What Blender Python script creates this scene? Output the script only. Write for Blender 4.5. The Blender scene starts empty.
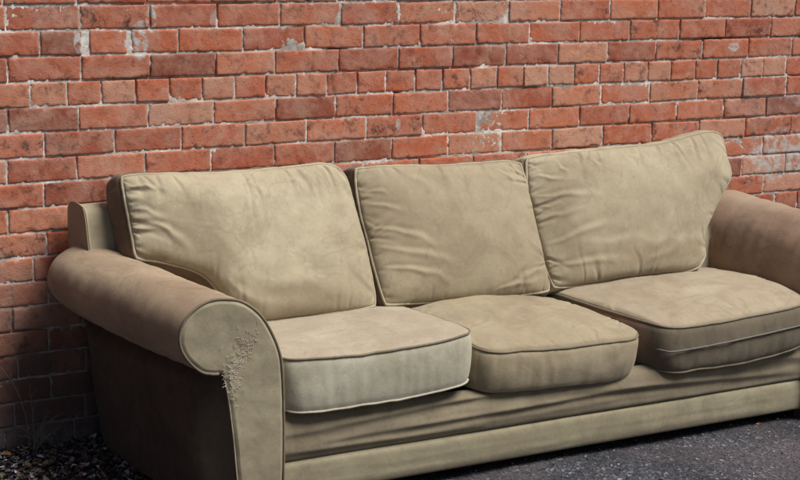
import bpy, math, random
import numpy as np
from mathutils import Vector, Matrix

# ------------------------------------------------------------------ scene, camera, light
S = bpy.context.scene
COL = S.collection
random.seed(7)
S.render.engine = 'CYCLES'
S.view_settings.view_transform = 'Standard'
S.view_settings.look = 'None'
S.view_settings.exposure = -0.10
S.view_settings.gamma = 1.0
S.view_settings.use_curve_mapping = False

YAW, PITCH = 0.47909, 0.20155
cd = bpy.data.cameras.new('camera')
cam = bpy.data.objects.new('camera', cd)
COL.objects.link(cam)
cd.sensor_width = 36.0
cd.lens = 1561.8 / 800 * 36.0
cd.shift_x = (400 - 263.34) / 800
cd.shift_y = (287.98 - 240) / 800
cd.clip_end = 500
fw = Vector((math.sin(YAW) * math.cos(PITCH), math.cos(YAW) * math.cos(PITCH), -math.sin(PITCH)))
rt = Vector((math.cos(YAW), -math.sin(YAW), 0))
up = rt.cross(fw)
cam.matrix_world = Matrix(((rt.x, up.x, -fw.x, -1.595), (rt.y, up.y, -fw.y, -4.630), (rt.z, up.z, -fw.z, 1.513), (0, 0, 0, 1)))
S.camera = cam

SUN_DIR = Vector((0.60, -0.62, 1.25)).normalized()       # towards the sun: front right, fairly high
elev = math.asin(SUN_DIR.z)
azim = math.atan2(SUN_DIR.x, SUN_DIR.y)
W = bpy.data.worlds.new('World')
S.world = W
W.use_nodes = True
wn = W.node_tree
sky = wn.nodes.new('ShaderNodeTexSky')
sky.sky_type = 'NISHITA'
sky.sun_disc = False
sky.sun_elevation = elev
sky.sun_rotation = azim
sky.dust_density = 3.0
sky.air_density = 1.0
bg = wn.nodes['Background']
bg.inputs['Strength'].default_value = 0.05
wn.links.new(sky.outputs[0], bg.inputs[0])
sd = bpy.data.lights.new('sun', 'SUN')
sd.energy = 5.0
sd.angle = math.radians(28)
sd.color = (1.0, 0.965, 0.92)
sun = bpy.data.objects.new('sun', sd)
COL.objects.link(sun)
sun.rotation_euler = SUN_DIR.to_track_quat('Z', 'Y').to_euler()

# ------------------------------------------------------------------ noise
_rng = np.random.RandomState(11)
_perm = _rng.permutation(256)
_perm = np.concatenate([_perm, _perm, _perm])
_grad = _rng.normal(size=(256, 3))
_grad /= np.linalg.norm(_grad, axis=1)[:, None]

def perlin(x, y, z=0.0):
    x, y, z = np.broadcast_arrays(np.asarray(x, float), np.asarray(y, float), np.asarray(z, float))
    xi, yi, zi = np.floor(x).astype(int), np.floor(y).astype(int), np.floor(z).astype(int)
    xf, yf, zf = x - xi, y - yi, z - zi
    xi &= 255; yi &= 255; zi &= 255
    u, v, w = [t * t * t * (t * (t * 6 - 15) + 10) for t in (xf, yf, zf)]
    def g(a, b, c):
        h = _perm[_perm[_perm[xi + a] + yi + b] + zi + c]
        G = _grad[h]
        return G[..., 0] * (xf - a) + G[..., 1] * (yf - b) + G[..., 2] * (zf - c)
    l = lambda a, b, t: a + (b - a) * t
    return 1.5 * l(l(l(g(0,0,0), g(1,0,0), u), l(g(0,1,0), g(1,1,0), u), v),
             l(l(g(0,0,1), g(1,0,1), u), l(g(0,1,1), g(1,1,1), u), v), w)

def fbm(x, y, z=0.0, o=4):
    s = 0; a = 1.0; f = 1.0
    for _ in range(o):
        s = s + a * perlin(np.asarray(x) * f, np.asarray(y) * f, np.asarray(z) * f + 3.1 * f)
        a *= .5; f *= 2.03
    return s

def sstep(a, b, x):
    t = np.clip((np.asarray(x, float) - a) / (b - a), 0, 1)
    return t * t * (3 - 2 * t)

# ------------------------------------------------------------------ mesh helpers
def mk(name, V, Q, mat, parent=None, smooth=True, tint=None, T=None):
    """one mesh object from vertices (n,3), quads (m,4) and optional triangles (k,3)"""
    V = np.asarray(V, np.float32).copy()
    if parent is not None:
        p = parent
        while p.parent is not None: p = p.parent
        V -= np.array(p.location, np.float32)
    Q = np.asarray(Q, np.int32).reshape(-1, 4) if Q is not None else np.zeros((0, 4), np.int32)
    T = np.asarray(T, np.int32).reshape(-1, 3) if T is not None else np.zeros((0, 3), np.int32)
    me = bpy.data.meshes.new(name)
    me.vertices.add(len(V)); me.vertices.foreach_set('co', V.ravel())
    me.loops.add(len(Q) * 4 + len(T) * 3)
    me.loops.foreach_set('vertex_index', np.concatenate([Q.ravel(), T.ravel()]))
    me.polygons.add(len(Q) + len(T))
    st = np.concatenate([np.arange(len(Q)) * 4, len(Q) * 4 + np.arange(len(T)) * 3]).astype(np.int32)
    me.polygons.foreach_set('loop_start', st)
    try:
        me.polygons.foreach_set('loop_total', np.concatenate([np.full(len(Q), 4), np.full(len(T), 3)]).astype(np.int32))
    except Exception:
        pass
    me.update(calc_edges=True)
    me.polygons.foreach_set('use_smooth', np.full(len(Q) + len(T), smooth))
    if tint is not None:
        a = me.attributes.new('tint', 'FLOAT_COLOR', 'POINT')
        a.data.foreach_set('color', np.asarray(tint, np.float32).ravel())
    me.validate()
    me.materials.append(mat)
    o = bpy.data.objects.new(name, me)
    COL.objects.link(o)
    if parent is not None: o.parent = parent
    return o

def tag(o, label=None, cat=None, group=None, kind=None):
    if label: o['label'] = label
    if cat: o['category'] = cat
    if group: o['group'] = group
    if kind: o['kind'] = kind
    return o

def gridq(n, m, off=0, flip=False):
    """quads of an n x m vertex grid (row-major, n rows)"""
    i, j = np.meshgrid(np.arange(n - 1), np.arange(m - 1), indexing='ij')
    a = (i * m + j).ravel() + off
    q = np.stack([a, a + 1, a + m + 1, a + m], 1)
    return q[:, ::-1] if flip else q

def spline(P, closed=False, n=200):
    """Catmull-Rom through P resampled to n points of even arc length"""
    P = np.asarray(P, float)
    if closed: E = np.vstack([P[-1], P, P[0], P[1]]); k = len(P)
    else: E = np.vstack([2 * P[0] - P[1], P, 2 * P[-1] - P[-2]]); k = len(P) - 1
    out = []
    for i in range(k):
        p0, p1, p2, p3 = E[i:i + 4]
        t = np.linspace(0, 1, 24, endpoint=False)[:, None]
        out.append(.5 * ((2 * p1) + (-p0 + p2) * t + (2 * p0 - 5 * p1 + 4 * p2 - p3) * t ** 2 + (-p0 + 3 * p1 - 3 * p2 + p3) * t ** 3))
    C = np.vstack(out + [P[:1] if closed else P[-1:]])
    d = np.r_[0, np.cumsum(np.linalg.norm(np.diff(C, axis=0), axis=1))]
    s = np.linspace(0, d[-1], n)
    return np.stack([np.interp(s, d, C[:, a]) for a in range(P.shape[1])], 1)

class Curve:
    def __init__(s, P): s.C = spline(P, n=400)
    def __call__(s, t):
        t = np.clip(t, 0, 1) * 399
        return np.stack([np.interp(t, np.arange(400), s.C[:, a]) for a in range(3)], -1)

def tube(P, r, closed=False, seg=8, wob=0.0, seed=0):
    P = np.asarray(P, float); n = len(P)
    T = np.roll(P, -1, 0) - np.roll(P, 1, 0)
    if not closed: T[0] = P[1] - P[0]; T[-1] = P[-1] - P[-2]
    T /= np.linalg.norm(T, axis=1)[:, None] + 1e-12
    N = np.zeros_like(P); a = np.array([.31, .22, .92]); 
    nn = a - T[0] * (a @ T[0]); nn /= np.linalg.norm(nn)
    for i in range(n):
        nn = nn - T[i] * (nn @ T[i]); nn /= np.linalg.norm(nn) + 1e-12
        N[i] = nn
    B = np.cross(T, N)
    th = np.linspace(0, 2 * math.pi, seg, endpoint=False)
    rr = np.full(n, r) if np.isscalar(r) else np.asarray(r)
    if wob: rr = rr * (1 + wob * perlin(np.arange(n) * .23, seed + .5))
    V = P[:, None] + rr[:, None, None] * (np.cos(th)[None, :, None] * N[:, None] + np.sin(th)[None, :, None] * B[:, None])
    Q = []
    i, j = np.meshgrid(np.arange(n if closed else n - 1), np.arange(seg), indexing='ij')
    i2 = (i + 1) % n; j2 = (j + 1) % seg
    Q = np.stack([i * seg + j, i * seg + j2, i2 * seg + j2, i2 * seg + j], -1).reshape(-1, 4)
    return V.reshape(-1, 3), Q

def join(parts):
    V = []; Q = []; o = 0
    for v, q in parts:
        V.append(v); Q.append(np.asarray(q) + o); o += len(v)
    return np.vstack(V), np.vstack(Q)

# ------------------------------------------------------------------ materials
class NT:
    def __init__(s, name):
        s.m = bpy.data.materials.new(name); s.m.use_nodes = True
        s.t = s.m.node_tree; s.t.nodes.clear()
        s.out = s.n('ShaderNodeOutputMaterial'); s.b = s.n('ShaderNodeBsdfPrincipled')
        s.l(s.b.outputs[0], s.out.inputs[0])
        s.co = s.n('ShaderNodeTexCoord').outputs['Object']
    def n(s, t, **k):
        nd = s.t.nodes.new(t)
        for a, b in k.items(): setattr(nd, a, b)
        return nd
    def l(s, a, b): s.t.links.new(a, b)
    def val(s, sock, v):
        if hasattr(v, 'is_output') or isinstance(v, bpy.types.NodeSocket): s.l(v, sock)
        else: sock.default_value = v
    def noise(s, scale, detail=4, rough=.5, vec=None, dist=0.0):
        k = s.n('ShaderNodeTexNoise'); k.inputs['Scale'].default_value = scale
        k.inputs['Detail'].default_value = detail; k.inputs['Roughness'].default_value = rough
        k.inputs['Distortion'].default_value = dist
        s.l(vec if vec is not None else s.co, k.inputs['Vector'])
        return k.outputs['Fac']
    def map(s, vec=None, scale=(1,1,1), loc=(0,0,0), rot=(0,0,0)):
        k = s.n('ShaderNodeMapping'); s.l(vec if vec is not None else s.co, k.inputs[0])
        k.inputs['Scale'].default_value = scale; k.inputs['Location'].default_value = loc; k.inputs['Rotation'].default_value = rot
        return k.outputs[0]
    def ramp(s, f, stops):
        k = s.n('ShaderNodeValToRGB'); s.l(f, k.inputs[0])
        e = k.color_ramp.elements
        while len(e) < len(stops): e.new(.5)
        for i, (p, c) in enumerate(stops):
            e[i].position = p; e[i].color = (c, c, c, 1) if isinstance(c, (int, float)) else (*c, 1)
        return k.outputs['Color']
    def mix(s, f, a, b, mode='MIX'):
        k = s.n('ShaderNodeMix', data_type='RGBA', blend_type=mode)
        s.val(k.inputs[0], f)
        for sock, v in ((k.inputs[6], a), (k.inputs[7], b)):
            if isinstance(v, tuple): sock.default_value = (*v, 1) if len(v) == 3 else v
            else: s.l(v, sock)
        return k.outputs[2]
    def math(s, op, a, b=0.0, clamp=False):
        k = s.n('ShaderNodeMath', operation=op, use_clamp=clamp)
        s.val(k.inputs[0], a); s.val(k.inputs[1], b)
        return k.outputs[0]
    def bump(s, h, strength, dist, prev=None):
        k = s.n('ShaderNodeBump'); s.l(h, k.inputs['Height'])
        k.inputs['Strength'].default_value = strength; k.inputs['Distance'].default_value = dist
        if prev is not None: s.l(prev, k.inputs['Normal'])
        return k.outputs[0]
    def blob(s, c, r, edge=.35, nscale=14.0, namp=.5):
        """soft-edged ragged spot around point c (object space) with radii r"""
        sc = tuple(1 / q for q in r)
        v = s.map(scale=sc, loc=tuple(-a * b for a, b in zip(c, sc)))
        L = s.n('ShaderNodeVectorMath', operation='LENGTH'); s.l(v, L.inputs[0])
        d = s.math('ADD', L.outputs['Value'], s.math('MULTIPLY', s.math('SUBTRACT', s.noise(nscale, 5, .6), .5), namp * 2))
        k = s.n('ShaderNodeMapRange'); k.interpolation_type = 'SMOOTHSTEP'
        s.l(d, k.inputs[0]); k.inputs[1].default_value = 1.0; k.inputs[2].default_value = 1.0 - edge
        k.inputs[3].default_value = 0.0; k.inputs[4].default_value = 1.0
        return k.outputs[0]

ROOT = (1.5, -0.42, 0.0)          # the sofa's base point
def rel(p): return tuple(a - b for a, b in zip(p, ROOT))

def fabric(name, base, worn, dark, wear=.5, off=0.0, spots=()):
    base, worn, dark = [(c[0] * .97, c[1] * .985, c[2] * 1.03) for c in (base, worn, dark)]
    t = NT(name)
    v = t.map(loc=(off, off * .7, off * 1.3))
    big = t.ramp(t.noise(2.6, 5, .55, v, .4), [(.38, 0.0), (.62, 1.0)])
    col = t.mix(t.math('MULTIPLY', big, wear), base, worn)
    mid = t.ramp(t.noise(9, 6, .62, v, .3), [(.42, 0.0), (.72, 1.0)])
    col = t.mix(t.math('MULTIPLY', mid, .42), col, dark)
    # tide-marked damp stains: thin outlines of a warped noise
    ring = t.ramp(t.noise(4.2, 3, .5, t.map(v, loc=(5, 2, 1)), .8), [(.0, 0.0), (.515, 0.0), (.53, 1.0), (.545, 0.25), (.75, .1)])
    col = t.mix(t.math('MULTIPLY', ring, .34), col, dark)
    st2 = t.ramp(t.noise(5.5, 7, .68, t.map(v, loc=(11, 3, 7)), .9), [(.55, 0.0), (.60, 1.0)])
    col = t.mix(t.math('MULTIPLY', st2, .24), col, dark)
    scr = t.ramp(t.noise(28, 6, .75, t.map(v, loc=(2, 13, 5), scale=(1, 1, .35)), .6), [(.60, 0.0), (.66, 1.0)])
    col = t.mix(t.math('MULTIPLY', scr, .28), col, tuple(c * .7 for c in dark))
    spk = t.ramp(t.noise(85, 2, .5, v), [(.70, 0.0), (.78, 1.0)])
    msk = t.ramp(t.noise(5, 2, .5, t.map(v, loc=(9, 9, 9))), [(.5, 0.0), (.6, 1.0)])
    col = t.mix(t.math('MULTIPLY', t.math('MULTIPLY', spk, msk), .5), col, tuple(c * .45 for c in base))
    soil = t.ramp(t.noise(3.4, 7, .62, t.map(loc=(21, 4, 9)), .5), [(.50, 0.0), (.585, .75), (.68, 1.0)])
    col = t.mix(t.math('MULTIPLY', soil, .32), col, tuple(q * f for q, f in zip(dark, (.86, .80, .74))))
    for c, r, colr, amt in spots:
        col = t.mix(t.math('MULTIPLY', t.blob(rel(c), r, .6, 18, .45), amt), col, colr)
    mot = t.ramp(t.noise(70, 6, .8, v), [(.3, .90), (.7, 1.06)])
    col = t.mix(1.0, col, mot, 'MULTIPLY')
    t.l(col, t.b.inputs['Base Color'])
    t.b.inputs['Roughness'].default_value = .93
    t.b.inputs['Specular IOR Level'].default_value = .18
    t.b.inputs['Sheen Weight'].default_value = .12
    t.b.inputs['Sheen Roughness'].default_value = .5
    b1 = t.bump(t.noise(16, 3, .5, v, .2), .16, .012)
    b2 = t.bump(t.noise(240, 3, .7, v), .40, .0016, b1)
    t.l(b2, t.b.inputs['Normal'])
    return t.m

KH = (.40, .335, .215)
KW = (.35, .28, .175)
KD = (.235, .180, .110)
M = {}
BR = (.255, .175, .115)
M['back'] = fabric('suede_back', (.48, .415, .275), (.39, .32, .20), (.27, .215, .135), .5, 0.0, spots=[((.75, -.42, .50), (.40, .3, .08), (.31, .25, .16), .6), ((.24, -.3, .66), (.10, .3, .05), (.25, .19, .12), .7)])
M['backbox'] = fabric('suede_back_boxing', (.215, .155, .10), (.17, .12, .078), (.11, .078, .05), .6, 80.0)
M['back2'] = fabric('suede_back_b', (.38, .315, .20), (.43, .36, .23), (.26, .20, .125), .6, 4.0, spots=[((1.10, -.30, .74), (.16, .3, .12), (.29, .235, .155), .6)])
M['back3'] = fabric('suede_back_c', (.47, .405, .27), (.35, .285, .18), (.26, .205, .13), .6, 8.0,
    spots=[((2.2, -.36, .53), (.36, .3, .05), (.24, .18, .11), .55), ((1.78, -.3, .6), (.09, .3, .28), (.27, .215, .14), .6), ((2.1, -.4, .455), (.5, .3, .025), (.25, .20, .13), .6)])
M['seat1'] = fabric('suede_seat_a', (.41, .345, .24), (.45, .385, .28), (.30, .235, .16), .6, 1.0)
M['seat1f'] = M['seat1']
M['seat2'] = fabric('suede_seat_b', (.37, .305, .195), (.34, .275, .17), (.235, .18, .11), .6, 12.0,
    spots=[((1.22, -.60, .43), (.05, .09, .1), (.27, .21, .14), .35), ((1.65, -.66, .43), (.12, .1, .1), (.28, .21, .14), .45)])
M['seat3'] = fabric('suede_seat_c', (.37, .30, .20), (.42, .35, .24), (.25, .185, .12), .6, 17.0,
    spots=[((2.2, -.62, .40), (.14, .05, .1), (.50, .44, .34), .4)])
M['arm'] = fabric('suede_arm', (.42, .32, .205), (.34, .245, .155), (.21, .145, .092), .8, 21.0, spots=[((.38, -.72, .61), (.12, .16, .1), (.42, .35, .235), .7), ((.28, -.2, .68), (.14, .12, .1), (.42, .345, .235), .6)])
M['arm_r'] = fabric('suede_arm_brown', (.38, .255, .17), (.30, .195, .128), (.21, .135, .09), .8, 70.0, spots=[((2.80, -.3, .66), (.3, .25, .05), (.36, .275, .19), .7)])
M['front'] = fabric('suede_front_panel', (.36, .315, .205), (.32, .27, .17), (.24, .195, .125), .5, 25.0)
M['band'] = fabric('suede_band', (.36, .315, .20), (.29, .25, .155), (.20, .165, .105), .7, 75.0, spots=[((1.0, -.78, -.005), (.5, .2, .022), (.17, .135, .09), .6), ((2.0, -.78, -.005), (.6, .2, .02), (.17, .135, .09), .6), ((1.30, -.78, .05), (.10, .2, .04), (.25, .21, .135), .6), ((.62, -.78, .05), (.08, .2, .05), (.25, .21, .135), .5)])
M['rail'] = fabric('suede_rail', (.27, .225, .145), (.22, .178, .11), (.145, .11, .072), .7, 29.0)
M['side'] = fabric('suede_side_shaded', (.095, .068, .044), (.062, .043, .028), (.038, .026, .018), .7, 33.0, spots=[((.28, -.80, .14), (.14, .17, .24), (.15, .118, .078), .7)])  # dirty brown, darkened for shade; paler front spot paints in the light
M['box1'] = fabric('suede_boxing_clean', (.47, .445, .325), (.42, .385, .27), (.33, .285, .19), .5, 37.0)
M['box3'] = fabric('suede_boxing_grey', (.17, .138, .090), (.14, .11, .072), (.10, .075, .05), .6, 41.0,
    spots=[((1.80, -.62, .33), (.12, .22, .12), (.26, .15, .10), .8)])
M['pipe'] = fabric('piping_khaki', (.50, .44, .305), (.42, .36, .24), (.28, .22, .14), .6, 45.0)
M['pipe_l'] = fabric('piping_pale', (.50, .47, .37), (.44, .40, .30), (.33, .28, .2), .5, 49.0)
M['pipe_d'] = fabric('piping_dark', (.25, .205, .135), (.20, .16, .105), (.13, .10, .065), .5, 53.0)

def simple(name, col, rough=.8, nscale=20, namt=.35, bumpd=.002):
    t = NT(name)
    f = t.noise(nscale, 5, .6)
    c = t.mix(f, tuple(q * (1 - namt) for q in col), tuple(q * (1 + namt) for q in col))
    t.l(c, t.b.inputs['Base Color']); t.b.inputs['Roughness'].default_value = rough
    t.l(t.bump(t.noise(nscale * 4, 4, .6), .5, bumpd), t.b.inputs['Normal'])
    return t.m
M['wood'] = simple('dark_wood_foot', (.05, .03, .02), .6)
M['dust'] = simple('black_lining', (.02, .018, .017), .95)

def brick_material():
    t = NT('old_red_brick')
    at = t.n('ShaderNodeAttribute', attribute_name='tint')
    sep = t.n('ShaderNodeSeparateColor'); t.l(at.outputs['Color'], sep.inputs[0])
    r, g, b = sep.outputs[0], sep.outputs[1], sep.outputs[2]
    # per-brick shift of the noise so that no two bricks match
    sh = t.n('ShaderNodeCombineXYZ'); t.l(t.math('MULTIPLY', b, 37.0), sh.inputs[0]); t.l(t.math('MULTIPLY', r, 19.0), sh.inputs[2])
    ad = t.n('ShaderNodeVectorMath', operation='ADD'); t.l(t.co, ad.inputs[0]); t.l(sh.outputs[0], ad.inputs[1])
    v = ad.outputs[0]
    col = t.ramp(r, [(0.0, (.22, .080, .055)), (.15, (.38, .105, .058)), (.38, (.47, .155, .090)), (.6, (.50, .140, .070)), (.8, (.53, .215, .128)), (1.0, (.55, .31, .215))])
    pale = t.ramp(t.noise(11, 6, .65, v, .6), [(.42, 0.0), (.68, 1.0)])
    col = t.mix(t.math('MULTIPLY', pale, .6), col, (.52, .32, .235))
    dk = t.ramp(t.noise(19, 8, .78, t.map(v, loc=(3, 3, 3)), .25), [(.52, 0.0), (.66, 1.0)])
    dk = t.math('MULTIPLY', dk, t.math('MULTIPLY_ADD', g, 1.1))
    col = t.mix(t.math('MULTIPLY', dk, .85), col, (.13, .050, .035))
    # pits and lime specks
    pit = t.ramp(t.noise(120, 3, .6, v), [(.66, 0.0), (.74, 1.0)])
    col = t.mix(t.math('MULTIPLY', pit, .6), col, (.10, .04, .03))
    lime = t.ramp(t.noise(95, 3, .6, t.map(v, loc=(7, 1, 4))), [(.68, 0.0), (.74, 1.0)])
    lm = t.ramp(t.noise(6, 3, .5, t.map(loc=(2, 5, 1))), [(.42, 0.0), (.62, 1.0)])
    col = t.mix(t.math('MULTIPLY', t.math('MULTIPLY', lime, lm), .8), col, (.62, .50, .42))
    haze = t.ramp(t.noise(3.2, 5, .62, t.map(loc=(4, 0, 2)), .5), [(.50, 0.0), (.72, 1.0)])
    col = t.mix(t.math('MULTIPLY', haze, .30), col, (.50, .37, .31))
    # dry mortar and cement smeared over the faces at the places where the wall shows it
    cem = t.ramp(t.noise(26, 6, .7, t.map(loc=(1, 0, 6)), .4), [(.43, 0.0), (.55, 1.0)])
    for c, rr, k in (((3.17, 0, .775), (.20, .2, .12), .85), ((.36, 0, 1.29), (.040, .2, .07), 1.3), ((.162, 0, 1.295), (.02, .2, .05), 1.1), ((.405, 0, 1.36), (.022, .2, .05), 1.2),
                     ((.63, 0, 1.355), (.02, .2, .035), .5), ((2.88, 0, 1.215), (.035, .2, .02), 1.0), ((1.34, 0, .98), (.012, .2, .025), .6), ((3.35, 0, 1.0), (.2, .2, .04), .35)):
        col = t.mix(t.math('MULTIPLY', t.math('MULTIPLY', t.blob(c, rr, .35, 30, .5), cem), k, True), col, (.52, .50, .47))
    # soot and mud thrown up against the lowest courses
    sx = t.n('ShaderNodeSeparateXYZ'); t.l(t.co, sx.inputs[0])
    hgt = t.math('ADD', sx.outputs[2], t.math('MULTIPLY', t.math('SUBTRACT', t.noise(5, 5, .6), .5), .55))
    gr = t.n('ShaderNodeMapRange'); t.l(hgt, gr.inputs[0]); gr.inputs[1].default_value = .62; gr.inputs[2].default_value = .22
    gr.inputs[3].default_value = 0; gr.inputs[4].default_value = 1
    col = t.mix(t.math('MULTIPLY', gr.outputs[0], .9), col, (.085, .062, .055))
    low = t.n('ShaderNodeMapRange'); t.l(hgt, low.inputs[0]); low.inputs[1].default_value = .16; low.inputs[2].default_value = .04
    lf = t.math('MULTIPLY', low.outputs[0], t.ramp(t.noise(20, 4, .6), [(.4, 0.0), (.65, 1.0)]))
    col = t.mix(t.math('MULTIPLY', lf, .5), col, (.20, .20, .22))
    t.l(col, t.b.inputs['Base Color'])
    t.b.inputs['Roughness'].default_value = .92
    t.b.inputs['Specular IOR Level'].default_value = .2
    h1 = t.bump(t.noise(34, 7, .7, v, .5), .38, .008)
    h2 = t.bump(t.noise(230, 4, .7, v), .6, .002, h1)
    h3 = t.bump(t.ramp(t.noise(120, 3, .6, v), [(.6, 1.0), (.74, 0.0)]), .5, .002, h2)
    t.l(h3, t.b.inputs['Normal'])
    return t.m

def mortar_material():
    t = NT('lime_mortar')
    col = t.ramp(t.noise(18, 6, .65), [(.3, (.40, .37, .32)), (.48, (.66, .62, .56)), (.62, (.86, .84, .80))])
    dk = t.ramp(t.noise(7, 5, .65, t.map(loc=(3, 1, 8)), .6), [(.44, 0.0), (.62, 1.0)])
    col = t.mix(t.math('MULTIPLY', dk, .65), col, (.15, .115, .09))
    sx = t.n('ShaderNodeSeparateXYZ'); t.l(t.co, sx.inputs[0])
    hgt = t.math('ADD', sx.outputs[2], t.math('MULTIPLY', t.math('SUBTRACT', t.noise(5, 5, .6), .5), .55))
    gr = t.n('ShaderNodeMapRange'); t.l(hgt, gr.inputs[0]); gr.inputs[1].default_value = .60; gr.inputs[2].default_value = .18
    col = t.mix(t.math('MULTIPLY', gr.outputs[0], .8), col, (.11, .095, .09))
    t.l(col, t.b.inputs['Base Color']); t.b.inputs['Roughness'].default_value = .95
    t.b.inputs['Specular IOR Level'].default_value = .15
    h = t.bump(t.noise(160, 5, .7), .8, .003)
    t.l(h, t.b.inputs['Normal'])
    return t.m

def asphalt_material():
    t = NT('asphalt_aggregate')
    def vor(scale, vec=None):
        k = t.n('ShaderNodeTexVoronoi'); k.inputs['Scale'].default_value = scale; t.l(vec or t.co, k.inputs['Vector']); return k
    v1 = vor(95); v2 = vor(210)
    s1 = t.n('ShaderNodeSeparateColor'); t.l(v1.outputs['Color'], s1.inputs[0])
    s2 = t.n('ShaderNodeSeparateColor'); t.l(v2.outputs['Color'], s2.inputs[0])
    c1 = t.ramp(s1.outputs[0], [(0.0, (.028, .028, .034)), (.45, (.066, .067, .088)), (.8, (.125, .128, .165)), (.93, (.27, .28, .33)), (1.0, (.55, .56, .60))])
    c2 = t.ramp(s2.outputs[0], [(0.0, (.03, .03, .036)), (.6, (.085, .085, .11)), (.85, (.16, .16, .19)), (1.0, (.34, .34, .38))])
    pickm = t.ramp(s1.outputs[1], [(.42, 0.0), (.46, 1.0)])
    col = t.mix(pickm, c2, c1)
    pat = t.ramp(t.noise(3.5, 5, .6), [(.35, .20), (.65, .56)])
    col = t.mix(1.0, col, pat, 'MULTIPLY')
    pk = t.ramp(t.noise(2.2, 4, .6, t.map(loc=(3, 3, 0))), [(.45, 0.0), (.62, 1.0)])
    col = t.mix(t.math('MULTIPLY', pk, .3), col, (.15, .115, .12))
    # black silt along the wall foot, widened under the sofa to paint its shade
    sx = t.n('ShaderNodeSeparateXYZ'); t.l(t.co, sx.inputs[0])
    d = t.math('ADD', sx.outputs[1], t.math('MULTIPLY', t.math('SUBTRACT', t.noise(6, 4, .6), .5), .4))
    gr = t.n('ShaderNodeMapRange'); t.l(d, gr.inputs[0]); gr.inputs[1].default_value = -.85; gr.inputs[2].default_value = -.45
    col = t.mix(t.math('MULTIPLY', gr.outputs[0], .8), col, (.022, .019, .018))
    t.l(col, t.b.inputs['Base Color']); t.b.inputs['Roughness'].default_value = .85
    b1 = t.bump(v1.outputs['Distance'], .9, .004)
    t.l(t.bump(v2.outputs['Distance'], .6, .002, b1), t.b.inputs['Normal'])
    return t.m

M['brick'] = brick_material(); M['mortar'] = mortar_material(); M['asphalt'] = asphalt_material()

def tinted(name, rough=.8):
    t = NT(name)
    at = t.n('ShaderNodeAttribute', attribute_name='tint')
    c = t.mix(.35, at.outputs['Color'], t.mix(t.noise(90, 4, .6), (.5, .5, .5), (1.3, 1.3, 1.3)), 'MULTIPLY')
    t.l(c, t.b.inputs['Base Color']); t.b.inputs['Roughness'].default_value = rough
    return t.m
M['litter'] = tinted('dead_leaf_litter', .7); M['stone'] = tinted('loose_chippings', .75)
M['straw'] = simple('dry_stem', (.22, .20, .17), .8, 60, .3)

# ------------------------------------------------------------------ ground
def axis(a, b, step, far, n):
    """dense from a to b, widening outwards to +-far"""
    core = np.arange(a, b, step)
    g = np.geomspace(step * 1.5, far, n)
    return np.concatenate([(a - g)[::-1], core, core[-1] + g])
gx = axis(-.9, 3.9, .008, 60, 26); gy = axis(-2.0, .06, .008, 60, 26)
def ground_z(x, y): return .0032 * fbm(x * 38, y * 38, 0, 2) + .006 * perlin(x * 2.3, y * 2.3, 4.0) - .004 - .048 * sstep(-.02, -.6, y)
X, Y = np.meshgrid(gx, gy, indexing='xy')
Z = ground_z(X, Y)
fade = sstep(8, 3, np.hypot(X - 1.5, Y + 1))
Z = Z * fade - .052 * (1 - fade)
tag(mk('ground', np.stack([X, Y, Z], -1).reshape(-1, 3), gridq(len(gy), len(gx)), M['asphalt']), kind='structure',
    label='dark bluish asphalt with loose chippings in front of the brick wall')

# ------------------------------------------------------------------ brick wall
CH = .078
JOINTS = {
0: [-0.073, 0.166, 0.404, 0.64, 0.87, 1.103, 1.336, 1.568, 1.799, 2.028, 2.259, 2.487, 2.723, 2.959, 3.195],
1: [0.034, 0.173, 0.339, 0.501, 0.733, 0.965, 1.193, 1.424, 1.658, 1.894, 2.121, 2.357, 2.6, 2.832, 3.071],
2: [-0.072, 0.167, 0.402, 0.634, 0.853, 1.099, 1.335, 1.562, 1.792, 2.024, 2.254, 2.488, 2.722, 2.958, 3.193],
3: [-0.002, 0.119, 0.233, 0.351, 0.469, 0.585, 0.703, 0.818, 0.933, 1.052, 1.171, 1.287, 1.407, 1.522, 1.639, 1.756, 1.872, 1.984, 2.104, 2.221, 2.338, 2.454, 2.569, 2.69, 2.802, 2.926, 3.041, 3.166],
4: [-0.075, 0.156, 0.391, 0.626, 0.856, 1.088, 1.318, 1.547, 1.777, 2.006, 2.233, 2.468, 2.708, 2.939, 3.175],
5: [0.039, 0.275, 0.508, 0.741, 0.973, 1.21, 1.442, 1.672, 1.903, 2.135, 2.373, 2.608, 2.848, 3.073],
6: [-0.084, 0.146, 0.379, 0.615, 0.85, 1.083, 1.315, 1.55, 1.783, 2.011, 2.25, 2.488, 2.725, 2.968, 3.211],
7: [0.034, 0.263, .497, .73, .962, 1.2, 1.43, 1.66, 1.9, 2.13, 2.37, 2.60, 2.832, 3.068]}
rw = np.random.RandomState(5)
bricks = []     # x0, x1, z0, z1, hi
for k in range(-12, 18):
    z0 = (17 - k) * CH; z1 = z0 + CH
    if k in JOINTS: js = list(JOINTS[k])
    else:
        if k % 7 == 3:
            js = [(-.008 if k == 10 else -.002) + .1172 * i + rw.normal() * .002 for i in range(29)]
        else:
            st = {8: -.088, 9: .035, 12: -.083, 13: .034, 14: -.069, 15: .033, 16: -.084, 11: .04}.get(k, -.08 if k % 2 else .036)
            js = [st + .2345 * i + rw.normal() * .003 for i in range(15)]
    p = .1172 if k % 7 == 3 else .2345
    while js[0] > -2.6: js.insert(0, js[0] - p + rw.normal() * .002)
    while js[-1] < 6.2: js.append(js[-1] + p + rw.normal() * .002)
    for a, b in zip(js[:-1], js[1:]):
        hi = (b > -.5 and a < 3.6 and z0 < 1.5)
        bricks.append((a, b, z0, z1, hi, k))
VB = []; QB = []; TB = []; off = 0
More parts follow.
